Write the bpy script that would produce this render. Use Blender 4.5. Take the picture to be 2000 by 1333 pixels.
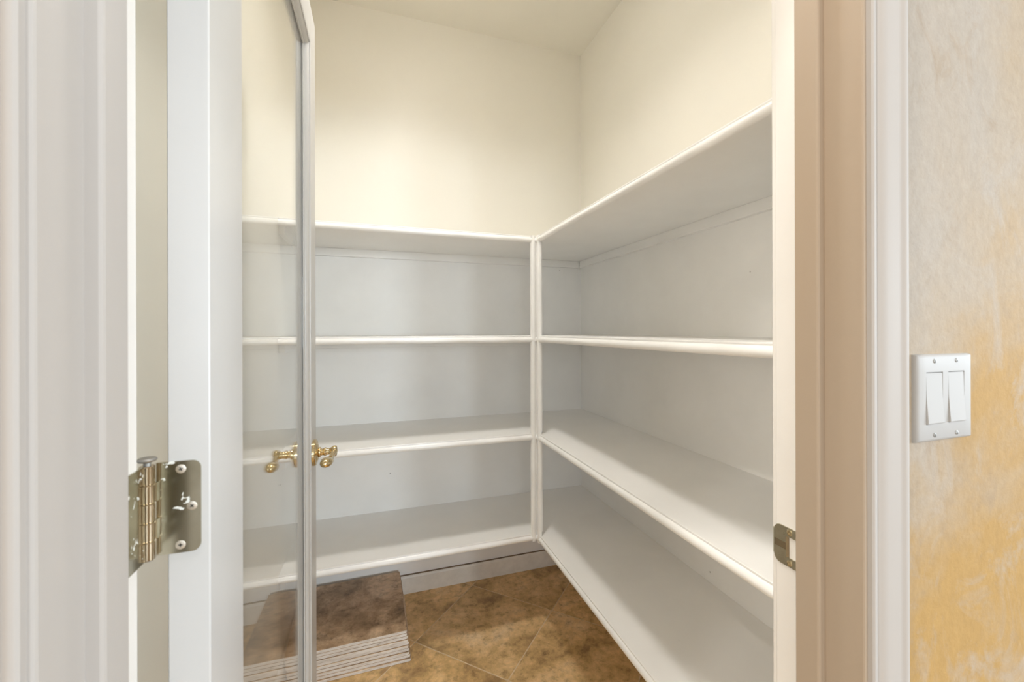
import bpy, bmesh, math, random
from mathutils import Vector, Matrix

for o in list(bpy.data.objects):
    bpy.data.objects.remove(o)
S = bpy.context.scene
C = S.collection
PI = math.pi
random.seed(7)

# ------------------------------------------------------------------ camera
CAM_H = 1.2468
cam = bpy.data.cameras.new('camera')
cam_o = bpy.data.objects.new('camera', cam)
C.objects.link(cam_o)
S.camera = cam_o
cam.sensor_width = 36.0
cam.sensor_fit = 'HORIZONTAL'
cam.lens = 821.656 / 2000 * 36
cam.shift_x = -(1012.67 - 1000) / 2000
cam.shift_y = -(666.5 - 645.98) / 2000
cam.clip_start = 0.01
cam.clip_end = 60
cam_o.matrix_world = (Matrix.Translation((0, 0, CAM_H)) @ Matrix.Rotation(-math.radians(18.553), 4, 'Z')
                      @ Matrix.Rotation(PI / 2, 4, 'X') @ Matrix.Rotation(-0.0028, 4, 'Z'))
cam.dof.use_dof = True
cam.dof.focus_distance = 1.3
cam.dof.aperture_fstop = 7.1

# ------------------------------------------------------------------ world, exposure, lights
S.view_settings.view_transform = 'Standard'
S.view_settings.look = 'None'
S.view_settings.gamma = 1.0
S.view_settings.use_curve_mapping = False
S.view_settings.exposure = 0.42
# the white pantry is a light box: let light bounce often enough to fill the recesses
S.cycles.max_bounces = 24
S.cycles.diffuse_bounces = 14
S.cycles.glossy_bounces = 6
S.cycles.transparent_max_bounces = 12
W = bpy.data.worlds.new('sky')
S.world = W
W.use_nodes = True
bg = W.node_tree.nodes['Background']
bg.inputs[0].default_value = (0.72, 0.86, 1.0, 1)
bg.inputs[1].default_value = 1.2


def area(name, loc, rot, size, size_y, power, col, shape='RECTANGLE', spread=180):
    l = bpy.data.lights.new(name, 'AREA')
    l.shape = shape
    l.size = size
    if shape in ('RECTANGLE', 'ELLIPSE'):
        l.size_y = size_y
    l.energy = power
    l.color = col
    l.spread = math.radians(spread)
    o = bpy.data.objects.new(name, l)
    C.objects.link(o)
    o.location = loc
    o.rotation_euler = rot
    return o


WARM = (1.0, 0.96, 0.90)
COOL = (0.81, 0.915, 1.0)
# daylight through the two windows behind the camera, then three added fill lights
area('window_and_fill_light', (2.25, -6.43, 1.6), (PI / 2, 0, 0), 0.7, 1.3, 98, COOL)
area('window_and_fill_light', (0.95, -6.43, 1.6), (PI / 2, 0, 0), 0.4, 1.3, 52, COOL)
area('window_and_fill_light', (-1.9, -6.43, 1.6), (PI / 2, 0, 0), 2.6, 1.3, 48, COOL)  # added fill light behind the viewer, brightens the right-hand shelf recesses
area('window_and_fill_light', (5.13, -1.7, 1.55), (0, PI / 2, 0), 1.3, 1.9, 165, COOL)  # added fill light from the right, brightens the left jamb and door face
area('window_and_fill_light', (-4.13, -2.2, 1.55), (0, -PI / 2, 0), 1.3, 1.8, 50, (1.0, 0.87, 0.70))  # added warm fill light standing in for bounce off the left wall

# heights, planes of the place (metres)
CEIL = 2.745
WF, WB = 0.353, 0.474            # door wall: kitchen face, pantry face
JL, JR = -0.207, 0.563           # inner faces of the jambs
HEAD = 2.085
XL, XR, YB = -0.325, 1.056, 2.072  # pantry left, right and back wall
KX0, KX1, KY0 = -4.2, 5.2, -6.5  # kitchen


# ------------------------------------------------------------------ materials
def newmat(name):
    m = bpy.data.materials.new(name)
    m.use_nodes = True
    nt = m.node_tree
    return m, nt, nt.nodes['Principled BSDF']


def N(nt, t, **kw):
    n = nt.nodes.new(t)
    for k, v in kw.items():
        setattr(n, k, v)
    return n


def ramp(nt, stops, fac):
    r = N(nt, 'ShaderNodeValToRGB')
    e = r.color_ramp.elements
    while len(e) < len(stops):
        e.new(0.5)
    for el, (p, c) in zip(e, stops):
        el.position = p
        el.color = (*c, 1)
    nt.links.new(fac, r.inputs[0])
    return r.outputs[0]


def pos(nt):
    return N(nt, 'ShaderNodeNewGeometry').outputs['Position']


def noise(nt, vec, scale, detail=4, rough=0.55, distort=0.0):
    n = N(nt, 'ShaderNodeTexNoise')
    n.inputs['Scale'].default_value = scale
    n.inputs['Detail'].default_value = detail
    n.inputs['Roughness'].default_value = rough
    n.inputs['Distortion'].default_value = distort
    nt.links.new(vec, n.inputs['Vector'])
    return n.outputs[0]


def mixc(nt, fac, a, b, mode='MIX'):
    m = N(nt, 'ShaderNodeMix', data_type='RGBA', blend_type=mode)
    for s, v in ((0, fac), (6, a), (7, b)):
        if hasattr(v, 'links') or hasattr(v, 'is_linked'):
            nt.links.new(v, m.inputs[s])
        elif s == 0:
            m.inputs[s].default_value = v
        else:
            m.inputs[s].default_value = (*v, 1)
    return m.outputs[2]


def bump(nt, bsdf, h, strength, dist):
    b = N(nt, 'ShaderNodeBump')
    b.inputs['Strength'].default_value = strength
    b.inputs['Distance'].default_value = dist
    nt.links.new(h, b.inputs['Height'])
    nt.links.new(b.outputs[0], bsdf.inputs['Normal'])


def paint(name, col, rough=0.45, var=0.05, scale=3.0, bstr=0.08, bscale=220, specks=0.0, spec=0.5, tint=None, streak=False):
    m, nt, b = newmat(name)
    p = pos(nt)
    if streak:
        mp = N(nt, 'ShaderNodeMapping')
        mp.inputs['Scale'].default_value = (1, 1, 0.12)
        nt.links.new(p, mp.inputs[0])
        f = noise(nt, mp.outputs[0], scale, 5)
    else:
        f = noise(nt, p, scale, 5)
    dark = tint or tuple(c * (1 - var * 2) for c in col)
    c = ramp(nt, [(0.35, dark), (0.62, col)], f)
    if specks:
        v = N(nt, 'ShaderNodeTexVoronoi')
        v.inputs['Scale'].default_value = 9
        nt.links.new(p, v.inputs['Vector'])
        sp = ramp(nt, [(0.022, (0.12, 0.10, 0.08)), (0.035, (1, 1, 1))], v.outputs['Distance'])
        k = ramp(nt, [(0.55, (0, 0, 0)), (0.62, (1, 1, 1))], noise(nt, p, 4.3, 2))
        kk = N(nt, 'ShaderNodeMath', operation='MULTIPLY')
        nt.links.new(k, kk.inputs[0])
        kk.inputs[1].default_value = specks
        c = mixc(nt, kk.outputs[0], c, sp, 'MULTIPLY')
    nt.links.new(c, b.inputs['Base Color'])
    b.inputs['Roughness'].default_value = rough
    b.inputs['Specular IOR Level'].default_value = spec
    bump(nt, b, noise(nt, p, bscale, 2), bstr, 0.001)
    return m


M = {}
M['cream'] = paint('cream_wall_paint', (0.785, 0.763, 0.70), 0.42, 0.015, 2.0, 0.10, 160)
M['white'] = paint('white_wall_paint', (0.875, 0.872, 0.862), 0.42, 0.02, 5.0, 0.10, 160, specks=0.5)
M['shelf'] = paint('white_shelf_paint', (0.885, 0.882, 0.872), 0.36, 0.02, 4.0, 0.05, 120, specks=0.15)
M['nosing'] = paint('white_gloss_nosing_paint', (0.89, 0.885, 0.872), 0.28, 0.02, 12.0, 0.05, 90)
M['trimwhite'] = paint('white_trim_paint', (0.84, 0.82, 0.79), 0.35, 0.02, 6.0, 0.05, 120)
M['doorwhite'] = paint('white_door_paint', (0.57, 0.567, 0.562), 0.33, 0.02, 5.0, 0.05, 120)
M['base'] = paint('scuffed_white_baseboard_paint', (0.78, 0.75, 0.70), 0.42, 0.06, 18.0, 0.08, 120, specks=0.6)
M['glazed'] = paint('antique_glazed_trim_paint', (0.46, 0.437, 0.418), 0.62, 0.0, 3.5, 0.08, 120, spec=0.25,
                    tint=(0.425, 0.39, 0.36), streak=True)
M['jambtan'] = paint('tan_right_jamb_colour', (0.42, 0.345, 0.27), 0.55, 0.0, 3.5, 0.08, 120, spec=0.3,
                       tint=(0.40, 0.305, 0.215), streak=True)  # browner and darker than the other trim, right jamb and its stop only
M['kwall'] = paint('kitchen_wall_paint', (0.42, 0.38, 0.33), 0.6, 0.05, 2.0, 0.1, 120)
M['kwarm'] = paint('ochre_kitchen_wall_paint', (0.50, 0.33, 0.18), 0.6, 0.05, 2.0, 0.1, 120)
M['kceil'] = paint('kitchen_ceiling_paint', (0.75, 0.71, 0.65), 0.7, 0.02, 2.0, 0.1, 120)
M['black'] = paint('dark_gap', (0.03, 0.028, 0.025), 0.6)
M['pocket'] = paint('brown_worn_pocket', (0.24, 0.18, 0.10), 0.5)
M['grime'] = paint('brown_grime', (0.26, 0.19, 0.13), 0.8, 0.2, 30)
M['plastic'] = paint('white_switch_plastic', (0.42, 0.415, 0.41), 0.55, 0.01, 5, 0.0, 100, spec=0.25)
M['plasticdirt'] = M['plastic']


def plaster():
    m, nt, b = newmat('mottled_faux_plaster')
    p = pos(nt)
    mp = N(nt, 'ShaderNodeMapping')
    mp.inputs['Location'].default_value = (0.35, 0, 0.62)
    mp.inputs['Scale'].default_value = (1, 1, 0.8)
    nt.links.new(p, mp.inputs[0])
    big = noise(nt, mp.outputs[0], 2.6, 6, 0.6, 0.6)
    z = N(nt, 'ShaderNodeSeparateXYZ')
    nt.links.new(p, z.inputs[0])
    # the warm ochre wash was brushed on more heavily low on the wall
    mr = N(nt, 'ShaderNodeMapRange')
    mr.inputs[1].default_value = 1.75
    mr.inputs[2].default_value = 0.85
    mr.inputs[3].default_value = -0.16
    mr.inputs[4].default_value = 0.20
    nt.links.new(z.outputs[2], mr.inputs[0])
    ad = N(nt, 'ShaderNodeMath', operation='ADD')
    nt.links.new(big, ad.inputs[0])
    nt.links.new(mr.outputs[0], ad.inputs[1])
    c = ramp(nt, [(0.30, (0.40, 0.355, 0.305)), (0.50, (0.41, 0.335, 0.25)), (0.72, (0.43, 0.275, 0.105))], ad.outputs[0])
    mid = noise(nt, mp.outputs[0], 8, 9, 0.68, 0.9)
    c = mixc(nt, ramp(nt, [(0.50, (0, 0, 0)), (0.68, (0.75, 0.75, 0.75))], mid), c, (0.42, 0.38, 0.34))
    mid2 = noise(nt, mp.outputs[0], 13, 9, 0.72, 1.2)
    c = mixc(nt, ramp(nt, [(0.53, (0, 0, 0)), (0.72, (0.55, 0.55, 0.55))], mid2), c, (0.33, 0.245, 0.16))
    st = N(nt, 'ShaderNodeMapping')
    st.inputs['Rotation'].default_value = (0, 0.5, 0)
    st.inputs['Scale'].default_value = (1.4, 1, 0.9)
    nt.links.new(p, st.inputs[0])
    fine = noise(nt, st.outputs[0], 60, 6, 0.75)
    c = mixc(nt, 0.5, c, ramp(nt, [(0.3, (0.82, 0.80, 0.77)), (0.7, (1.10, 1.10, 1.10))], fine), 'MULTIPLY')
    nt.links.new(c, b.inputs['Base Color'])
    b.inputs['Roughness'].default_value = 0.75
    b.inputs['Specular IOR Level'].default_value = 0.2
    h = mixc(nt, 0.35, noise(nt, p, 26, 8, 0.6, 0.5), noise(nt, p, 180, 3))
    bump(nt, b, h, 0.35, 0.005)
    return m


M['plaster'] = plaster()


def stone(name, cols, rough=0.35, var=0.85):
    m, nt, b = newmat(name)
    p = pos(nt)
    oi = N(nt, 'ShaderNodeObjectInfo')
    sc = N(nt, 'ShaderNodeVectorMath', operation='SCALE')
    cb = N(nt, 'ShaderNodeCombineXYZ')
    for k in range(3):
        nt.links.new(oi.outputs['Random'], cb.inputs[k])
    nt.links.new(cb.outputs[0], sc.inputs[0])
    sc.inputs['Scale'].default_value = 37.0
    ad = N(nt, 'ShaderNodeVectorMath', operation='ADD')
    nt.links.new(p, ad.inputs[0])
    nt.links.new(sc.outputs[0], ad.inputs[1])
    v = ad.outputs[0]
    n1 = noise(nt, v, 5.5, 10, 0.66, 0.35)
    n2 = noise(nt, v, 34, 8, 0.72, 0.2)
    c = ramp(nt, list(zip((0.34, 0.46, 0.56, 0.70), cols)), n1)
    c2 = ramp(nt, [(0.32, (0.40, 0.37, 0.35)), (0.46, (0.86, 0.85, 0.84)), (0.56, (1, 1, 1)), (0.72, (1.22, 1.20, 1.17))], n2)
    c = mixc(nt, var, c, c2, 'MULTIPLY')
    tone = ramp(nt, [(0.0, (0.92, 0.92, 0.93)), (1.0, (1.06, 1.04, 1.0))], oi.outputs['Random'])
    c = mixc(nt, 1.0, c, tone, 'MULTIPLY')
    nt.links.new(c, b.inputs['Base Color'])
    b.inputs['Roughness'].default_value = rough
    bump(nt, b, n2, 0.10, 0.002)
    return m


M['tile'] = stone('mottled_stone_tile', ((0.36, 0.235, 0.115), (0.64, 0.44, 0.205), (0.80, 0.565, 0.29), (0.86, 0.66, 0.41)))
M['tiletop'] = stone('mottled_spare_tile_glaze', ((0.24, 0.165, 0.10), (0.45, 0.315, 0.20), (0.63, 0.47, 0.32), (0.84, 0.69, 0.53)), 0.4, 1.0)
M['grout'] = paint('tan_grout', (0.74, 0.60, 0.42), 0.8, 0.1, 40, 0.2, 300)


M['kfloor'] = stone('dark_kitchen_floor', ((0.12, 0.085, 0.05), (0.22, 0.16, 0.10), (0.28, 0.21, 0.13), (0.34, 0.26, 0.18)))


def tile_body():
    m, nt, b = newmat('pale_tile_edge')
    p = pos(nt)
    mp = N(nt, 'ShaderNodeMapping')
    mp.inputs['Scale'].default_value = (1, 1, 7)
    nt.links.new(p, mp.inputs[0])
    n = noise(nt, mp.outputs[0], 16, 8, 0.7, 0.4)
    c = ramp(nt, [(0.32, (0.20, 0.15, 0.11)), (0.38, (0.62, 0.56, 0.50)), (0.58, (0.80, 0.76, 0.72)), (0.74, (0.66, 0.57, 0.46))], n)
    nt.links.new(c, b.inputs['Base Color'])
    b.inputs['Roughness'].default_value = 0.75
    bump(nt, b, n, 0.4, 0.003)
    return m


M['tilebody'] = tile_body()


def metal(name, col, dark, rough, splash=False, scale=60):
    m, nt, b = newmat(name)
    p = pos(nt)
    n = noise(nt, p, scale, 5, 0.6)
    c = ramp(nt, [(0.3, dark), (0.65, col)], n)
    b.inputs['Metallic'].default_value = 1.0
    r = ramp(nt, [(0.3, (rough * 1.6,) * 3), (0.7, (rough,) * 3)], noise(nt, p, scale * 2, 4))
    if splash:
        # dried flecks of white paint
        f = ramp(nt, [(0.655, (0, 0, 0)), (0.675, (1, 1, 1))], noise(nt, p, 105, 3, 0.55, 0.6))
        c = mixc(nt, f, c, (0.75, 0.77, 0.74))
        mm = N(nt, 'ShaderNodeMath', operation='SUBTRACT')
        mm.inputs[0].default_value = 1.0
        nt.links.new(f, mm.inputs[1])
        nt.links.new(mm.outputs[0], b.inputs['Metallic'])
        r = mixc(nt, f, r, (0.6, 0.6, 0.6))
    nt.links.new(c, b.inputs['Base Color'])
    nt.links.new(r, b.inputs['Roughness'])
    return m


M['brass'] = metal('polished_brass', (0.80, 0.67, 0.43), (0.60, 0.47, 0.26), 0.14)
M['hinge'] = metal('tarnished_brass_hinge', (0.56, 0.46, 0.33), (0.44, 0.36, 0.25), 0.10, False, 25)
M['hingeleaf'] = metal('paint_flecked_hinge_leaf', (0.53, 0.50, 0.40), (0.43, 0.40, 0.30), 0.13, True, 22)
M['strike'] = metal('dull_brass_strike', (0.62, 0.58, 0.46), (0.50, 0.46, 0.34), 0.25)
M['screw'] = metal('brass_screw', (0.80, 0.74, 0.66), (0.62, 0.55, 0.46), 0.35)
M['steel'] = metal('steel_screw', (0.42, 0.41, 0.39), (0.32, 0.31, 0.29), 0.45)


def glass():
    m, nt, b = newmat('clear_door_glass')
    nt.nodes.remove(b)
    out = nt.nodes['Material Output']
    tr = N(nt, 'ShaderNodeBsdfTransparent')
    tr.inputs[0].default_value = (0.985, 0.992, 0.988, 1)
    gl = N(nt, 'ShaderNodeBsdfGlossy')
    gl.inputs['Roughness'].default_value = 0.0
    gl.inputs[0].default_value = (1, 1, 1, 1)
    fr = N(nt, 'ShaderNodeFresnel')
    geo = N(nt, 'ShaderNodeNewGeometry')
    ior = N(nt, 'ShaderNodeMapRange')          # same reflectance whether a ray enters or leaves the thin pane
    ior.inputs[3].default_value = 1.5
    ior.inputs[4].default_value = 1 / 1.5
    nt.links.new(geo.outputs['Backfacing'], ior.inputs[0])
    nt.links.new(ior.outputs[0], fr.inputs[0])
    mx = N(nt, 'ShaderNodeMixShader')
    nt.links.new(fr.outputs[0], mx.inputs[0])
    nt.links.new(tr.outputs[0], mx.inputs[1])
    nt.links.new(gl.outputs[0], mx.inputs[2])
    nt.links.new(mx.outputs[0], out.inputs[0])
    return m


M['glass'] = glass()


def emit(name, col, s):
    m, nt, b = newmat(name)
    b.inputs['Base Color'].default_value = (0.8, 0.8, 0.8, 1)
    b.inputs['Emission Color'].default_value = (*col, 1)
    b.inputs['Emission Strength'].default_value = s
    return m


M['glow'] = emit('lit_pantry_diffuser', WARM, 20)
M['lens'] = emit('lit_lamp_diffuser', WARM, 6)

# ------------------------------------------------------------------ mesh helpers
ORG = {}


def box(bm, x0, x1, y0, y1, z0, z1, mi=0):
    v = [bm.verts.new((x, y, z)) for z in (z0, z1) for y in (y0, y1) for x in (x0, x1)]
    fs = [(0, 2, 3, 1), (4, 5, 7, 6), (0, 1, 5, 4), (2, 6, 7, 3), (0, 4, 6, 2), (1, 3, 7, 5)]
    out = []
    for f in fs:
        q = bm.faces.new([v[i] for i in f])
        q.material_index = mi
        out.append(q)
    return out


def bevel(bm, off, seg=2, edges=None):
    bmesh.ops.bevel(bm, geom=edges or bm.edges[:], offset=off, segments=seg, affect='EDGES', profile=0.5)


def prism(bm, pts, axis, a, b):
    """closed 2-D outline extruded along an axis; pts are (u, v): axis x -> (y, z), y -> (x, z), z -> (x, y)"""
    def P(u, v, w):
        return {'x': (w, u, v), 'y': (u, w, v), 'z': (u, v, w)}[axis]
    A = [bm.verts.new(P(u, v, a)) for u, v in pts]
    B = [bm.verts.new(P(u, v, b)) for u, v in pts]
    n = len(pts)
    bm.faces.new(A)
    bm.faces.new(B[::-1])
    for i in range(n):
        bm.faces.new((A[i], B[i], B[(i + 1) % n], A[(i + 1) % n]))


def lathe(bm, prof, frame, seg=28):
    """prof: list of (radius, h) along the frame's z"""
    rings = []
    for r, h in prof:
        if r < 1e-6:
            rings.append([bm.verts.new(frame @ Vector((0, 0, h)))])
        else:
            rings.append([bm.verts.new(frame @ Vector((r * math.cos(2 * PI * k / seg), r * math.sin(2 * PI * k / seg), h)))
                          for k in range(seg)])
    for a, b in zip(rings, rings[1:]):
        for k in range(seg):
            k2 = (k + 1) % seg
            if len(a) == 1 and len(b) == 1:
                continue
            if len(a) == 1:
                bm.faces.new((a[0], b[k], b[k2]))
            elif len(b) == 1:
                bm.faces.new((a[k], b[0], a[k2]))
            else:
                bm.faces.new((a[k], b[k], b[k2], a[k2]))


def frame_to(loc, direction):
    return Matrix.Translation(loc) @ Vector(direction).to_track_quat('Z', 'Y').to_matrix().to_4x4()


def obj(name, bm, mats, parent=None, origin=None, smooth=None, kind=None):
    bmesh.ops.recalc_face_normals(bm, faces=bm.faces[:])
    if origin is None:
        xs = [v.co for v in bm.verts]
        lo = Vector([min(c[i] for c in xs) for i in range(3)])
        hi = Vector([max(c[i] for c in xs) for i in range(3)])
        origin = Vector(((lo.x + hi.x) / 2, (lo.y + hi.y) / 2, lo.z))
    origin = Vector(origin)
    bmesh.ops.translate(bm, verts=bm.verts[:], vec=-origin)
    me = bpy.data.meshes.new(name)
    bm.to_mesh(me)
    bm.free()
    for m in (mats if isinstance(mats, (list, tuple)) else [mats]):
        me.materials.append(M[m])
    if smooth is not None:
        me.polygons.foreach_set('use_smooth', [True] * len(me.polygons))
        me.set_sharp_from_angle(angle=math.radians(smooth))
    o = bpy.data.objects.new(name, me)
    C.objects.link(o)
    ORG[o.name] = origin
    if parent is not None:
        o.parent = parent
        o.location = origin - ORG[parent.name]
    else:
        o.location = origin
    if kind:
        o['kind'] = kind
    return o


def empty(name, loc):
    o = bpy.data.objects.new(name, None)
    C.objects.link(o)
    o.location = loc
    o.empty_display_size = 0.05
    ORG[o.name] = Vector(loc)
    return o


def tag(o, label, cat=None, group=None, kind=None):
    o['label'] = label
    if cat:
        o['category'] = cat
    if group:
        o['group'] = group
    if kind:
        o['kind'] = kind
    return o


def bxo(name, mats, b, parent=None, bev=0.0, seg=2, kind=None, smooth=None):
    bm = bmesh.new()
    box(bm, *b)
    if bev:
        bevel(bm, bev, seg)
        smooth = 40 if smooth is None else smooth
    return obj(name, bm, mats, parent, smooth=smooth, kind=kind)


def structure(o, label, cat=None):
    o['kind'] = 'structure'
    o['label'] = label
    if cat:
        o['category'] = cat
    return o


# ------------------------------------------------------------------ setting: shell
# floor: grout bed with diagonal stone tiles
FX0, FX1, FY0, FY1 = XL, XR, -0.75, YB
fl = bxo('floor', 'grout', (FX0, FX1, FY0, FY1, -0.05, -0.0010))
structure(fl, 'brown mottled stone tile floor laid on the diagonal', 'floor')
bm = bmesh.new()
box(bm, KX0, FX0, KY0, WF, -0.05, 0.0)
box(bm, FX1, KX1, KY0, WF, -0.05, 0.0)
box(bm, FX0, FX1, KY0, FY0, -0.05, 0.0)
kf = obj('floor', bm, 'kfloor')
structure(kf, 'brown stone floor of the kitchen behind the viewer', 'floor')


def clip(poly, f):
    out = []
    for i, p in enumerate(poly):
        q = poly[(i + 1) % len(poly)]
        a, b = f(p), f(q)
        if a >= 0:
            out.append(p)
        if (a >= 0) != (b >= 0):
            t = a / (a - b)
            out.append((p[0] + (q[0] - p[0]) * t, p[1] + (q[1] - p[1]) * t))
    return out


MOD, GAP = 0.4185, 0.0032
A0, B0 = 1.871 / math.sqrt(2), 1.588 / math.sqrt(2)
for i in range(-6, 4):
    for j in range(-8, 6):
        ca, cb = A0 + (i + 0.5) * MOD, B0 + (j + 0.5) * MOD
        h = (MOD - GAP) / 2
        sq = []
        for da, db in ((-h, -h), (h, -h), (h, h), (-h, h)):
            a, b = ca + da, cb + db
            sq.append(((a - b) / math.sqrt(2), (a + b) / math.sqrt(2)))
        g = GAP / 2
        for f in (lambda p: p[0] - FX0 - g, lambda p: FX1 - g - p[0], lambda p: p[1] - FY0 - g, lambda p: FY1 - g - p[1]):
            if sq:
                sq = clip(sq, f)
        if len(sq) < 3:
            continue
        ar = abs(sum(sq[k][0] * sq[(k + 1) % len(sq)][1] - sq[(k + 1) % len(sq)][0] * sq[k][1] for k in range(len(sq)))) / 2
        if ar < 4e-4:
            continue
        bm = bmesh.new()
        dz = random.uniform(-0.0004, 0.0)
        prism(bm, sq, 'z', -0.02, dz)
        bevel(bm, 0.0012, 1, [e for e in bm.edges if all(abs(v.co.z - dz) < 1e-6 for v in e.verts)])
        obj('floor_tile', bm, 'tile', fl)

# ceilings
structure(bxo('ceiling', 'cream', (XL - 0.12, XR + 0.12, WB - 0.06, YB + 0.12, CEIL, CEIL + 0.1)),
          'plain cream painted pantry ceiling', 'ceiling')
structure(bxo('ceiling', 'kceil', (KX0 - 0.12, KX1 + 0.12, KY0 - 0.12, WB - 0.06, CEIL, CEIL + 0.1)),
          'kitchen ceiling outside the pantry door', 'ceiling')

# pantry walls; the stretch behind the shelves is painted white, above them cream
SZ = [1.640, 1.225, 0.818, 0.400]          # shelf tops


def wall2(name, b, label):
    x0, x1, y0, y1, z0, z1 = b
    bm = bmesh.new()
    box(bm, x0, x1, y0, y1, z0, SZ[0] - 0.005, 1)
    box(bm, x0, x1, y0, y1, SZ[0] - 0.005, z1, 0)
    return structure(obj(name, bm, ['cream', 'white']), label, 'wall')


wall2('wall_back', (XL - 0.12, XR + 0.12, YB, YB + 0.12, -0.05, CEIL), 'back pantry wall, cream above the shelves and white behind them')
wall2('wall_right', (XR, XR + 0.12, WB, YB, -0.05, CEIL), 'right pantry wall, cream above the shelves and white behind them')
structure(bxo('wall_left', 'cream', (XL - 0.12, XL, WB, YB, -0.05, CEIL)), 'cream pantry wall behind the open glass door', 'wall')

# door wall: kitchen face in mottled plaster, pantry face cream
bm = bmesh.new()
JT = 0.019
for b in ((KX0 - 0.12, JL - JT, WF, WB, -0.05, CEIL), (JR + JT, KX1 + 0.12, WF, WB, -0.05, CEIL), (JL - JT, JR + JT, WF, WB, HEAD + JT, CEIL)):
    for f in box(bm, *b):
        pass
bm.normal_update()
bmesh.ops.recalc_face_normals(bm, faces=bm.faces[:])
for f in bm.faces:
    f.material_index = 1 if f.normal.y > 0.5 else 0
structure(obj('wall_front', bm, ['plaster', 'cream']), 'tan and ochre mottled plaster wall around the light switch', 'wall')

# kitchen walls with their windows; three openings are added for fill light
def kwall(name, axis, w0, w1, ops, z0, z1, lo, hi, label):
    """wall slab between w0 and w1 across `axis`, running lo..hi, with openings ops between z0 and z1"""
    bm = bmesh.new()
    cuts = [lo] + [q for op in ops for q in op] + [hi]
    parts = [(cuts[k], cuts[k + 1], -0.05, CEIL) for k in range(0, len(cuts), 2)]
    for a0, a1 in ops:
        parts += [(a0, a1, -0.05, z0), (a0, a1, z1, CEIL)]
    for u0, u1, q0, q1 in parts:
        if axis == 'y':
            box(bm, u0, u1, w0, w1, q0, q1)
        else:
            box(bm, w0, w1, u0, u1, q0, q1)
    structure(obj(name, bm, 'kwarm' if name.endswith('left') else 'kwall'), label, 'wall')


def kwindow(n, axis, w, a0, a1, z0, z1, label):
    am = (a0 + a1) / 2
    e = empty('window_%d' % n, (am, w, z0) if axis == 'y' else (w, am, z0))
    structure(e, label, 'window')
    bm = bmesh.new()
    for u0, u1, q0, q1 in ((a0, a0 + 0.05, z0, z1), (a1 - 0.05, a1, z0, z1), (a0 + 0.05, a1 - 0.05, z0, z0 + 0.05), (a0 + 0.05, a1 - 0.05, z1 - 0.05, z1)):
        if axis == 'y':
            box(bm, u0, u1, w - 0.03, w + 0.03, q0, q1)
        else:
            box(bm, w - 0.03, w + 0.03, u0, u1, q0, q1)
    obj('window_frame', bm, 'trimwhite', e)


kwall('wall_kitchen_back', 'y', KY0 - 0.12, KY0, [(-3.25, -0.55), (0.70, 1.20), (1.85, 2.65)], 0.90, 2.30, KX0 - 0.12, KX1 + 0.12, 'tan kitchen wall with two tall windows and an added opening behind the viewer')
kwindow(1, 'y', KY0 - 0.06, 1.85, 2.65, 0.90, 2.30, 'wider tall kitchen window behind the viewer')
kwindow(2, 'y', KY0 - 0.06, 0.70, 1.20, 0.90, 2.30, 'narrow tall kitchen window behind the viewer')
kwall('wall_kitchen_right', 'x', KX1, KX1 + 0.12, [(-2.75, -0.65)], 0.85, 2.25, KY0, WF, 'tan kitchen wall to the right of the viewer')
kwindow(3, 'x', KX1 + 0.06, -2.75, -0.65, 0.85, 2.25, 'added unseen window opening for fill light from the right')
kwall('wall_kitchen_left', 'x', KX0 - 0.12, KX0, [(-3.15, -1.25)], 0.85, 2.25, KY0, WF, 'tan kitchen wall to the left of the viewer')
kwindow(5, 'y', KY0 - 0.06, -3.25, -0.55, 0.90, 2.30, 'added unseen wide window opening for fill light from behind the viewer')
kwindow(4, 'x', KX0 - 0.06, -3.15, -1.25, 0.85, 2.25, 'added unseen window opening for warm fill light from the left')

# ------------------------------------------------------------------ door frame
ST0, ST1, STP = 0.400, 0.4335, 0.0115       # door stop: start, end, projection


def jamb(name, inner, s, label, pm):
    """s = +1 when the opening lies on the +x side of the jamb"""
    bm = bmesh.new()
    x0, x1 = sorted((inner, inner - s * JT))
    # one board, kitchen-side part tinted, rabbet white
    ys = [WF - 0.001, ST1 - 0.001, WB]
    a = 0.0025
    pts = [(inner - s * JT, ys[0]), (inner - s * a, ys[0]), (inner - s * a * 0.3, ys[0] + a * 0.3), (inner, ys[0] + a), (inner, ys[1]), (inner - s * JT, ys[1])]
    prism(bm, pts, 'z', 0.0, HEAD)
    k = len(bm.faces)
    pts = [(inner - s * JT, ys[1]), (inner, ys[1]), (inner, ys[2] - a), (inner - s * a * 0.3, ys[2] - a * 0.3), (inner - s * a, ys[2]), (inner - s * JT, ys[2])]
    prism(bm, pts, 'z', 0.0, HEAD)
    bm.faces.ensure_lookup_table()
    for f in bm.faces[k:]:
        f.material_index = 1
    j = structure(obj(name, bm, [pm, 'trimwhite']), label, 'door jamb')
    bm = bmesh.new()
    r = 0.003
    pts = [(inner, ST0), (inner + s * (STP - r), ST0), (inner + s * (STP - r * 0.3), ST0 + r * 0.3), (inner + s * STP, ST0 + r),
           (inner + s * STP, ST1 - 0.001), (inner + s * (STP - 0.001), ST1), (inner, ST1)]
    prism(bm, pts, 'z', 0.0, HEAD)
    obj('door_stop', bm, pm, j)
    return j


jr = jamb('trim_1', JR, -1, 'tan right door jamb that carries the strike plate', 'jambtan')
jl = jamb('trim_2', JL, 1, 'pale left door jamb next to the hinge', 'glazed')
bm = bmesh.new()
box(bm, JL - JT, JR + JT, WF - 0.001, WB, HEAD, HEAD + JT)
box(bm, JL, JR, ST0, ST1, HEAD - STP, HEAD)
structure(obj('trim_3', bm, 'glazed'), 'head jamb across the top of the doorway', 'door jamb')

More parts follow.
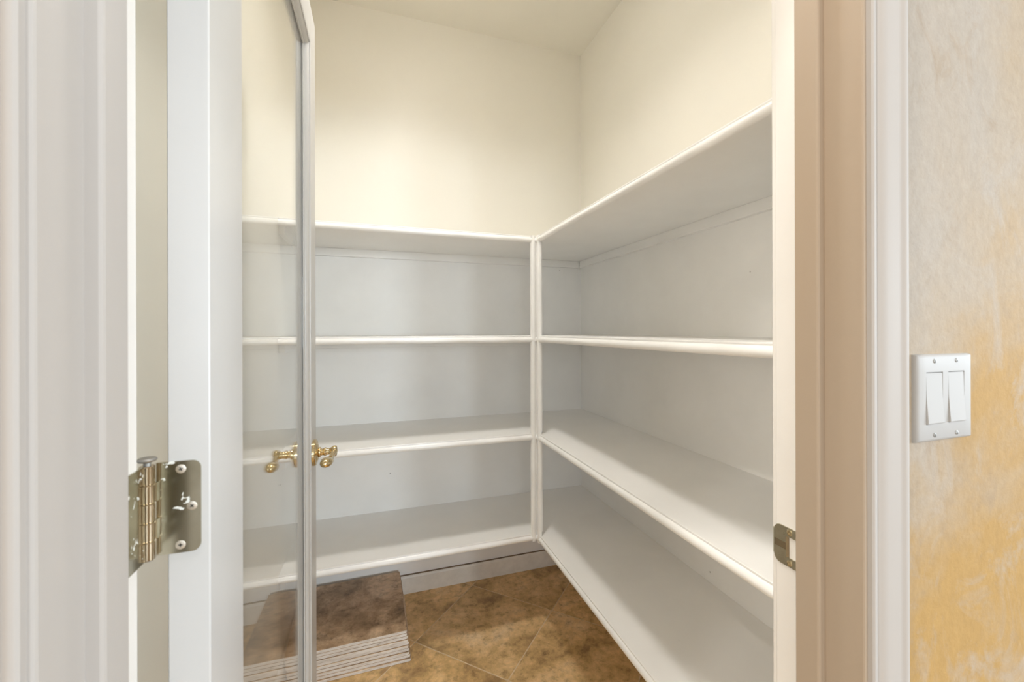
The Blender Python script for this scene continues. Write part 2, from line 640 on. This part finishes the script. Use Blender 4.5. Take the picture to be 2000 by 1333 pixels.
CW = 0.0565
CASE = [(0.0, 0.0), (0.0, 0.0065), (0.0015, 0.0085), (0.0040, 0.0090), (0.0065, 0.0080), (0.0085, 0.0062), (0.0105, 0.0066), (0.0135, 0.0088),
        (0.0175, 0.0105), (0.0230, 0.0114), (0.0300, 0.0120), (0.0400, 0.0128), (0.0450, 0.0132), (0.0468, 0.0146), (0.0495, 0.0154),
        (0.0535, 0.0150), (0.0560, 0.0135), (CW, 0.0120), (CW, 0.0)]


def casing(name, inner, s, y, out, mat, label):
    """s: direction the casing grows in x, out: -1 towards the kitchen, +1 towards the pantry"""
    bm = bmesh.new()
    prism(bm, [(inner + s * u, y + out * t) for u, t in CASE], 'z', 0.0, HEAD + 0.004 + CW)
    return structure(obj(name, bm, mat, smooth=35), label, 'door casing')


RV = 0.004
casing('trim_4', JR + RV, 1, WF, -1, 'glazed', 'moulded beige door casing beside the light switch')
casing('trim_5', JL - RV, -1, WF, -1, 'glazed', 'moulded pale door casing at the left edge of the view')
casing('trim_6', JR + RV, 1, WB, 1, 'trimwhite', 'white casing on the pantry side beside the right shelves')
casing('trim_7', JL - RV, -1, WB, 1, 'trimwhite', 'white casing on the pantry side behind the hinge')
for nm, y, out, mt, lb in (('trim_8', WF, -1, 'glazed', 'beige head casing above the doorway'), ('trim_9', WB, 1, 'trimwhite', 'white head casing above the doorway inside the pantry')):
    bm = bmesh.new()
    prism(bm, [(y + out * t, HEAD + RV + u) for u, t in CASE], 'x', JL - RV, JR + RV)
    structure(obj(nm, bm, mt, smooth=35), lb, 'door casing')

# baseboards
BBH = 0.084
BBP = [(0, 0), (0.0145, 0), (0.0145, BBH - 0.010), (0.012, BBH - 0.004), (0.009, BBH), (0, BBH)]
bm = bmesh.new()
prism(bm, [(YB - t, z) for t, z in BBP], 'x', XL, XR)
structure(obj('baseboard_back', bm, 'base'), 'scuffed white baseboard under the lowest back shelf', 'baseboard')
bm = bmesh.new()
prism(bm, [(XR - t, z) for t, z in BBP], 'y', WB, YB - 0.0145)
structure(obj('baseboard_right', bm, 'base'), 'white baseboard under the right shelves', 'baseboard')
bm = bmesh.new()
prism(bm, [(XL + t, z) for t, z in BBP], 'y', WB + 0.02, YB - 0.0145)
structure(obj('baseboard_left', bm, 'base'), 'white baseboard behind the open glass door', 'baseboard')

# grimy open joint along the top of the back baseboard
bm = bmesh.new()
box(bm, XL + 0.0145, XR - 0.0145, YB - 0.0098, YB, BBH, BBH + 0.0016)
o = obj('grimy_joint', bm, 'grime', bpy.data.objects['baseboard_back'])

# ------------------------------------------------------------------ strike plate on the right jamb
sx = JR
SZ0, SZ1 = 0.9045, 0.9605
SY0, SY1 = 0.428, 0.4745
hy0, hy1, hz0, hz1 = 0.4385, 0.4555, 0.9175, 0.9475
bm = bmesh.new()
# outline of the plate with its rounded pantry end, leaving the latch hole open
T = 0.0016


def slab(bm, pts):
    prism(bm, pts, 'x', sx - T, sx + 0.0005)


rc = 0.010
arc = lambda cy, cz, a0, a1: [(cy + rc * math.cos(math.radians(a)), cz + rc * math.sin(math.radians(a))) for a in range(a0, a1 + 1, 15)]
slab(bm, [(SY0, SZ0), (hy0, SZ0), (hy0, SZ1), (SY0, SZ1)])
slab(bm, [(hy0, SZ0), (hy1, SZ0), (hy1, hz0), (hy0, hz0)])
slab(bm, [(hy0, hz1), (hy1, hz1), (hy1, SZ1), (hy0, SZ1)])
slab(bm, [(hy1, SZ0)] + arc(SY1 - rc, SZ0 + rc, -90, 0) + arc(SY1 - rc, SZ1 - rc, 0, 90) + [(hy1, SZ1)])
strike = obj('strike_plate', bm, 'strike', jr)
strike['label'] = 'dull brass strike plate with a latch hole'
bm = bmesh.new()   # curved lip that rolls over the pantry edge of the jamb
lip = []
for k in range(7):
    a = math.radians(k * 15)
    lip.append((sx - T + 0.006 * (1 - math.cos(a)), SY1 - 0.001 + 0.006 * math.sin(a)))
inn = [(x + T * 0.9, y - 0.0004) for x, y in lip][::-1]
prism(bm, lip + inn, 'z', SZ0 + 0.010, SZ1 - 0.010)
obj('strike_lip', bm, 'strike', strike, smooth=50)
bm = bmesh.new()   # latch pocket: a shallow box behind the hole
box(bm, sx - 0.0008, sx + 0.0006, hy0, hy0 + 0.0005, hz0, hz1)
box(bm, sx - T - 0.0002, sx + 0.0007, hy1 - 0.004, hy1 + 0.0002, hz0, hz1)
obj('latch_pocket', bm, 'pocket', strike)
bm = bmesh.new()   # worn groove rubbed by the latch
box(bm, sx - T - 0.0003, sx - T + 0.0003, hy1, SY1 - 0.0005, 0.9275, 0.9375)
obj('worn_groove', bm, 'hinge', strike)
for z in (0.9105, 0.9545):
    bm = bmesh.new()
    fr = frame_to((sx - T, 0.4500, z), (-1, 0, 0))
    lathe(bm, [(0.0042, -0.0002), (0.0042, 0.0003), (0.0034, 0.0007), (0.0016, 0.0007), (0.0012, 0.0002), (0, 0.0002)], fr, 18)
    obj('screw', bm, 'brass', strike, smooth=30)

# ------------------------------------------------------------------ the glass door, standing open into the pantry
DX0, DX1 = -0.1925, -0.1575     # pantry face, room face
DY0, DY1 = 0.493, 1.250         # hinge edge, lock edge
DZ0, DZ1 = 0.012, 2.068
HS, LS = 0.596, 1.169           # inner edges of the stiles
RT, RB = 1.976, 0.24            # inner edges of the rails
GX = -0.175
door = empty('door_1', ((DX0 + DX1) / 2, DY0, DZ0))
structure(door, 'white glass-paned pantry door standing open, with brass lever handles', 'door')
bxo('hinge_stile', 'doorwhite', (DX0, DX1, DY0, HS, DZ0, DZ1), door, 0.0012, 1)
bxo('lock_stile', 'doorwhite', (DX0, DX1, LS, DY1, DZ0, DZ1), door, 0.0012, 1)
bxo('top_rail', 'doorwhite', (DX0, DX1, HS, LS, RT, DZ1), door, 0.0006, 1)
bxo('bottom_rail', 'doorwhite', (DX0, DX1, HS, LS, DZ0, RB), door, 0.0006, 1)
pane = bxo('glass_pane', 'glass', (GX - 0.0015, GX + 0.0015, HS + 0.004, LS - 0.004, RB + 0.004, RT - 0.004), door)
pane['label'] = 'clear reflective glass pane'
# glazing beads: (inset from the frame edge, depth below the door face)
BEAD = [(0, 0.0004), (0.0045, 0.0004), (0.0050, 0.0030), (0.0090, 0.0036), (0.0130, 0.0060), (0.0150, 0.0095), (0.0155, 0.0118), (0.0210, 0.0126), (0.0210, 0.0155), (0, 0.0155)]
for face, sg in ((DX1, -1), (DX0, 1)):
    X = lambda d: face + sg * d
    bm = bmesh.new()
    prism(bm, [(X(d), HS + i) for i, d in BEAD], 'z', RB, RT)
    obj('glazing_bead', bm, 'doorwhite', door)
    bm = bmesh.new()
    prism(bm, [(X(d), LS - i) for i, d in BEAD], 'z', RB, RT)
    obj('glazing_bead', bm, 'doorwhite', door)
    bm = bmesh.new()
    prism(bm, [(X(d), RT - i) for i, d in BEAD], 'y', HS, LS)
    obj('glazing_bead', bm, 'doorwhite', door)
    bm = bmesh.new()
    prism(bm, [(X(d), RB + i) for i, d in BEAD], 'y', HS, LS)
    obj('glazing_bead', bm, 'doorwhite', door)

# lever handles, one on each face
HY, HZ = 1.197, 0.933
for face, sg, lab in ((DX1, 1, 'brass lever handle on the room side of the door'), (DX0, -1, 'brass lever handle seen through the glass')):
    fr = frame_to((face, HY, HZ), (sg, 0, 0))
    bm = bmesh.new()
    lathe(bm, [(0, 0.004), (0.0105, 0.004), (0.0105, 0.013), (0.0130, 0.0145), (0.0130, 0.0175), (0.0095, 0.0190), (0.0082, 0.0225), (0.0095, 0.026), (0.0112, 0.0275),
               (0.0112, 0.0300), (0.0088, 0.0315), (0.0080, 0.036), (0.0090, 0.0405), (0.0120, 0.0450), (0.0140, 0.0475), (0.0142, 0.0530),
               (0.0120, 0.0560), (0.0060, 0.0575), (0, 0.0578)], fr, 26)
    # lever arm: runs from the neck towards the hinges, swelling into a rounded drop
    path = [(0.0, 0.0, 0.0085, 0.0085), (0.016, -0.002, 0.0072, 0.0066), (0.032, -0.005, 0.0066, 0.0058), (0.048, -0.006, 0.0072, 0.0062),
            (0.060, -0.005, 0.0096, 0.0084), (0.072, -0.003, 0.0128, 0.0110), (0.086, -0.001, 0.0138, 0.0118), (0.098, 0.0, 0.0126, 0.0106), (0.105, 0.0, 0.0086, 0.0072), (0.108, 0.0, 0.0030, 0.0025)]
    rings = []
    for d, dz, rx, rz in path:
        rings.append([bm.verts.new((face + sg * (0.050 - 0.10 * d) + rx * math.cos(2 * PI * k / 20), HY - d * 1.08, HZ + dz + rz * math.sin(2 * PI * k / 20))) for k in range(20)])
    for a, b in zip(rings, rings[1:]):
        for k in range(20):
            bm.faces.new((a[k], b[k], b[(k + 1) % 20], a[(k + 1) % 20]))
    bm.faces.new(rings[0])
    bm.faces.new(rings[-1])
    h = obj('lever_handle', bm, 'brass', door, smooth=40)
    h['label'] = lab
    bm = bmesh.new()
    lathe(bm, [(0.0335, 0.0), (0.0335, 0.0060), (0.0315, 0.0085), (0.0270, 0.0095), (0.0255, 0.0080), (0.0240, 0.0095), (0.0190, 0.0125), (0.0110, 0.0135), (0, 0.0135)], fr, 40)
    obj('rosette', bm, 'brass', h, smooth=35)
bm = bmesh.new()
box(bm, GX - 0.012, GX + 0.012, DY1 - 0.0005, DY1 + 0.0015, HZ - 0.028, HZ + 0.028)
lp = obj('latch_plate', bm, 'strike', door)

# hinges
PX, PY, PR = -0.2052, 0.4855, 0.0060


def hinge(zc):
    z0, z1 = zc - 0.0444, zc + 0.0444
    L = z1 - z0
    fr = Matrix.Translation((PX, PY, 0))
    bm = bmesh.new()
    for k in range(5):
        a, b = z0 + L * k / 5 + 0.0002, z0 + L * (k + 1) / 5 - 0.0002
        lathe(bm, [(0, a), (PR - 0.0006, a), (PR, a + 0.0007), (PR, b - 0.0007), (PR - 0.0006, b), (0, b)], fr, 24)
    h = obj('hinge', bm, 'hinge', door, smooth=40)
    h['label'] = 'tarnished brass butt hinge flecked with white paint'
    bm = bmesh.new()
    lathe(bm, [(0, z1 - 0.001), (0.0030, z1 - 0.001), (0.0028, z1 + 0.0025), (0.0068, z1 + 0.0040), (0.0076, z1 + 0.0054), (0.0066, z1 + 0.0070), (0.003, z1 + 0.0078), (0, z1 + 0.0079)], fr, 24)
    obj('pin_head', bm, 'steel', h, smooth=40)
    # leaf on the hinge edge of the door, round-cornered
    r = 0.0075
    x1 = -0.1648
    pts = [(PX + 0.0045, z0), (x1 - r, z0)] + [(x1 - r + r * math.cos(math.radians(a)), z0 + r + r * math.sin(math.radians(a))) for a in range(-75, 1, 15)] + \
          [(x1 - r + r * math.cos(math.radians(a)), z1 - r + r * math.sin(math.radians(a))) for a in range(0, 91, 15)] + [(PX + 0.0045, z1)]
    bm = bmesh.new()
    prism(bm, pts, 'y', DY0 - 0.0016, DY0 + 0.0004)
    # the curl that ties the leaf to the barrel
    box(bm, PX + 0.001, PX + 0.0062, PY + 0.003, DY0, z0 + L * 0.2, z0 + L * 0.4)
    box(bm, PX + 0.001, PX + 0.0062, PY + 0.003, DY0, z0 + L * 0.6, z0 + L * 0.8)
    obj('hinge_leaf', bm, 'hingeleaf', h)
    # leaf on the jamb
    bm = bmesh.new()
    prism(bm, [(ST1 + 0.001, z0), (PY - 0.003, z0), (PY - 0.003, z1), (ST1 + 0.001, z1)], 'x', JL - 0.0004, JL + 0.0014)
    obj('hinge_leaf', bm, 'hingeleaf', h)
    for x, dz in ((-0.1810, 0.0368), (-0.1720, 0.0), (-0.1815, -0.0368)):
        bm = bmesh.new()
        f2 = frame_to((x, DY0 - 0.0016, zc + dz), (0, -1, 0))
        lathe(bm, [(0.0043, -0.0003), (0.0043, 0.0001), (0.0034, 0.00035), (0, 0.0004)], f2, 20)
        k = len(bm.faces)
        ang = Matrix.Rotation(x * 900, 4, 'Z')
        for w, l in ((0.0005, 0.0018), (0.0018, 0.0005)):
            vs = [bm.verts.new(f2 @ ang @ Vector((a, b, 0.00048))) for a, b in ((-w, -l), (w, -l), (w, l), (-w, l))]
            bm.faces.new(vs)
        bm.faces.ensure_lookup_table()
        for f in bm.faces[k:]:
            f.material_index = 1
        obj('screw', bm, ['screw', 'black'], h, smooth=40)


for zc in (1.0765, 0.26, 1.86):
    hinge(zc)

# ------------------------------------------------------------------ built-in shelving
NOSE = [(0, 0), (0.0062, 0), (0.0070, -0.0008), (0.0070, -0.0032), (0.0062, -0.0042), (0.0064, -0.0056), (0.0090, -0.0072), (0.0120, -0.0100), (0.0137, -0.0140),
        (0.0140, -0.0175), (0.0132, -0.0215), (0.0110, -0.0248), (0.0080, -0.0266), (0.0050, -0.0272), (0, -0.0272)]
BX, BY = 0.6400, 1.6465        # front edges of the boards (right run, back run)
BT = 0.0195
sh = tag(empty('built_in_shelving', (BX, BY, 0)), 'white built-in L-shaped pantry shelving with four tiers and rounded front edges', 'shelving')
BLAB = ['top', 'second', 'third', 'lowest']
for i, z in enumerate(SZ):
    b = bxo('shelf_board', 'shelf', (XL + 0.0005, XR - 0.0005, BY, YB - 0.0005, z - BT, z), sh)
    b['label'] = BLAB[i] + ' shelf along the back wall'
    bm = bmesh.new()
    prism(bm, [(BY - o, z + dz) for o, dz in NOSE], 'x', XL + 0.0005, BX - 0.004)
    obj('shelf_nosing', bm, 'nosing', b, smooth=38)
    b = bxo('shelf_board', 'shelf', (BX, XR - 0.0005, WB + 0.0005, BY, z - BT, z), sh)
    b['label'] = BLAB[i] + ' shelf along the right wall'
    bm = bmesh.new()
    prism(bm, [(BX - o, z + dz) for o, dz in NOSE], 'y', WB + 0.0005, BY - 0.004)
    obj('shelf_nosing', bm, 'nosing', b, smooth=38)
    # support cleats under the shelf on the three walls
    c0, c1 = z - BT - 0.036, z - BT
    bxo('cleat', 'shelf', (XL + 0.02, XR - 0.02, YB - 0.017, YB, c0, c1), sh, 0.0012, 1)
    bxo('cleat', 'shelf', (XR - 0.017, XR, WB + 0.005, YB - 0.017, c0, c1), sh, 0.0012, 1)
    bxo('cleat', 'shelf', (XL, XL + 0.019, BY + 0.006, YB - 0.003, c0, c1), sh, 0.0012, 1)
# corner post: two upright strips of the same moulding meeting in the inner corner
PZ0, PZ1 = SZ[3] - 0.0285, SZ[0] + 0.001
bm = bmesh.new()
prism(bm, [(BX - 0.0085 + dz * 1.0, BY - o * 1.02) for o, dz in NOSE], 'z', PZ0, PZ1)
box(bm, BX - 0.0110, BX, BY - 0.0065, BY, PZ0, PZ1)
post = obj('corner_post', bm, 'nosing', sh, smooth=38)
bm = bmesh.new()
prism(bm, [(BX - o * 1.02, BY - 0.0085 + dz * 1.0) for o, dz in NOSE], 'z', PZ0 - 0.002, PZ1)
box(bm, BX - 0.0065, BX, BY - 0.0110, BY, PZ0, PZ1)
obj('post_moulding', bm, 'nosing', post, smooth=38)
bm = bmesh.new()
box(bm, BX, BX + 0.018, BY, BY + 0.018, PZ0 + 0.01, PZ1 - 0.004)
obj('post_core', bm, 'nosing', post)

# ------------------------------------------------------------------ stack of spare tiles on the floor
TS, TT, NT = 0.412, 0.0117, 10


def tile_mesh():
    bm = bmesh.new()
    h = TS / 2
    r = 0.006
    pts = []
    for cx, cy, a0 in ((h - r, -h + r, -90), (h - r, h - r, 0), (-h + r, h - r, 90), (-h + r, -h + r, 180)):
        for a in (0, 30, 60, 90):
            t = math.radians(a0 + a)
            pts.append((cx + r * math.cos(t), cy + r * math.sin(t)))
    prism(bm, pts, 'z', 0.0, TT - 0.0004)
    bevel(bm, 0.0011, 1, [e for e in bm.edges if e.verts[0].co.z == e.verts[1].co.z])
    bmesh.ops.recalc_face_normals(bm, faces=bm.faces[:])
    for f in bm.faces:
        f.material_index = 0 if f.normal.z > 0.5 else 1
    me = bpy.data.meshes.new('stone_tile')
    bm.to_mesh(me)
    bm.free()
    me.materials.append(M['tiletop'])
    me.materials.append(M['tilebody'])
    return me


tm = tile_mesh()
ORD = ['bottom', 'second from bottom', 'third from bottom', 'fourth from bottom', 'fifth from bottom', 'sixth from bottom', 'fourth from top', 'third from top', 'second from top', 'topmost']
offs = [(0.004, -0.003, -0.3), (0.000, 0.001, -1.0), (-0.003, 0.000, -0.6), (-0.004, 0.002, -1.3), (-0.006, 0.001, -0.9), (-0.005, 0.003, -1.5),
        (-0.008, 0.000, -1.0), (-0.009, 0.002, -1.4), (-0.012, 0.001, -1.2), (-0.013, 0.000, -1.5)]
offs = [(a + 0.002, b - 0.002, c * 0.6) for a, b, c in offs]
for k in range(NT):
    o = bpy.data.objects.new('stone_tile', tm)
    C.objects.link(o)
    dx, dy, rz = offs[k]
    o.location = (-0.095 + dx, 1.8445 + dy, 0.0002 + k * TT)
    o.rotation_euler = (0, 0, -math.radians(rz))
    tag(o, ('brown mottled spare stone tile lying on top of the stack on the floor' if k == NT - 1 else
            'spare stone tile with pale edge, %s of the stack on the floor' % ORD[k]), 'tile', 'spare tiles stacked in the pantry corner')

# ------------------------------------------------------------------ light switch on the plaster wall
x0, x1, z0, z1 = 0.6525, 0.7685, 1.1003, 1.2143
sw = tag(empty('light_switch', ((x0 + x1) / 2, WF, z0)), 'white double rocker light switch plate on the mottled plaster wall', 'light switch')
cx, cz = (x0 + x1) / 2, (z0 + z1) / 2
yf = WF - 0.0062
bm = bmesh.new()
RW, RH = 0.0172, 0.0338
rx = [cx - 0.0230, cx + 0.0230]
xs = [x0, rx[0] - RW, rx[0] + RW, rx[1] - RW, rx[1] + RW, x1]
e = 0.0045
# front face laid out round the two rocker openings, with sloping rim
vf = {}


def V(x, y, z):
    k = (round(x, 6), round(y, 6), round(z, 6))
    if k not in vf:
        vf[k] = bm.verts.new(k)
    return vf[k]


gx = [x0 + e] + xs[1:5] + [x1 - e]
gz = [z0 + e, cz - RH, cz + RH, z1 - e]
for i in range(5):
    for j in range(3):
        if j == 1 and i in (1, 3):
            continue
        bm.faces.new((V(gx[i], yf, gz[j]), V(gx[i + 1], yf, gz[j]), V(gx[i + 1], yf, gz[j + 1]), V(gx[i], yf, gz[j + 1])))
loop_f = [(gx[i], gz[0]) for i in range(6)] + [(gx[5], gz[j]) for j in range(1, 4)] + [(gx[i], gz[3]) for i in range(4, -1, -1)] + [(gx[0], gz[j]) for j in (2, 1)]


def outw(p, s):
    x, z = p
    if abs(x - gx[0]) < 1e-7: x -= s
    if abs(x - gx[5]) < 1e-7: x += s
    if abs(z - gz[0]) < 1e-7: z -= s
    if abs(z - gz[3]) < 1e-7: z += s
    return x, z


steps = [(0, yf), (0.0022, yf + 0.0006), (0.0038, yf + 0.0022), (e, WF)]
for (s1, y1), (s2, y2) in zip(steps, steps[1:]):
    for k in range(len(loop_f)):
        a, b = loop_f[k], loop_f[(k + 1) % len(loop_f)]
        p = [outw(a, s1), outw(b, s1), outw(b, s2), outw(a, s2)]
        bm.faces.new((V(p[0][0], y1, p[0][1]), V(p[1][0], y1, p[1][1]), V(p[2][0], y2, p[2][1]), V(p[3][0], y2, p[3][1])))
for r in rx:
    a, b, c, d = r - RW, r + RW, cz - RH, cz + RH
    for p, q in (((a, c), (b, c)), ((b, c), (b, d)), ((b, d), (a, d)), ((a, d), (a, c))):
        bm.faces.new((V(p[0], yf, p[1]), V(q[0], yf, q[1]), V(q[0], WF, q[1]), V(p[0], WF, p[1])))
obj('wall_plate', bm, 'plastic', sw, smooth=50)
for n, r in enumerate(rx):
    a, b, c, d = r - RW + 0.0007, r + RW - 0.0007, cz - RH + 0.0008, cz + RH - 0.0008
    bm = bmesh.new()
    # rocker pressed at the top: the lower half stands proud
    prism(bm, [(WF - 0.001, c), (yf - 0.0020, c), (yf - 0.0024, c + 0.0010), (yf - 0.0002, cz + 0.001), (yf + 0.0004, d - 0.001), (yf + 0.0009, d), (WF - 0.001, d)], 'x', a, b)
    obj('rocker', bm, 'plastic', sw, smooth=20)
    bm = bmesh.new()
    box(bm, r - RW, r + RW, WF - 0.0012, WF - 0.0006, cz - RH, cz + RH)
    obj('rocker_frame', bm, 'pocket', sw)
    for z in (z0 + 0.0087, z1 - 0.0087):
        bm = bmesh.new()
        lathe(bm, [(0.0030, -0.0003), (0.0029, 0.0004), (0.0018, 0.0009), (0, 0.0010)], frame_to((r, yf, z), (0, -1, 0)), 16)
        k = len(bm.faces)
        f2 = frame_to((r, yf, z), (0, -1, 0)) @ Matrix.Rotation(0.3, 4, 'Z')
        bm.faces.new([bm.verts.new(f2 @ Vector((a, b, 0.0011))) for a, b in ((-0.0004, -0.0024), (0.0004, -0.0024), (0.0004, 0.0024), (-0.0004, 0.0024))])
        bm.faces.ensure_lookup_table()
        bm.faces[k].material_index = 1
        obj('screw', bm, ['steel', 'black'], sw, smooth=40)

# ------------------------------------------------------------------ lamps (all outside the frame, overhead)


def ceiling_lamp(name, x, y, r, power, col, label, drop=0.045, spread=180, lens='lens'):
    t = tag(empty(name, (x, y, CEIL)), label, 'lamp')
    bm = bmesh.new()
    lathe(bm, [(0, CEIL), (r * 1.18, CEIL), (r * 1.18, CEIL - drop * 0.25), (r, CEIL - drop * 0.3), (0, CEIL - drop * 0.3)],
          Matrix.Translation((x, y, 0)), 32)
    obj('lamp_ring', bm, 'trimwhite', t, smooth=40)
    bm = bmesh.new()
    lathe(bm, [(0, CEIL - drop * 0.31), (r * 0.99, CEIL - drop * 0.31), (r * 0.99, CEIL - drop * 0.85), (r * 0.9, CEIL - drop), (0, CEIL - drop)], Matrix.Translation((x, y, 0)), 32)
    obj('diffuser', bm, lens, t)
    l = area(name + '_light', (0, 0, -drop - 0.004), (0, 0, 0), r * 2, 0, power, col, 'DISK', spread)
    l.parent = t
    return t


ceiling_lamp('ceiling_lamp', 0.20, 1.17, 0.10, 4.7, WARM, 'round flush lamp on the pantry ceiling', 0.07, 130, 'glow')
for k, (x, y, p, lb) in enumerate(((0.0, 0.17, 10.0, 'recessed kitchen lamp right above the doorway'), (-1.15, -0.15, 10.0, 'recessed kitchen lamp left of the doorway'),
                                   (1.3, -1.4, 3.0, 'recessed kitchen lamp behind the viewer on the right'), (-1.2, -1.8, 3.0, 'recessed kitchen lamp behind the viewer on the left'))):
    ceiling_lamp('recessed_lamp', x, y, 0.045, p, WARM, lb, 0.012)
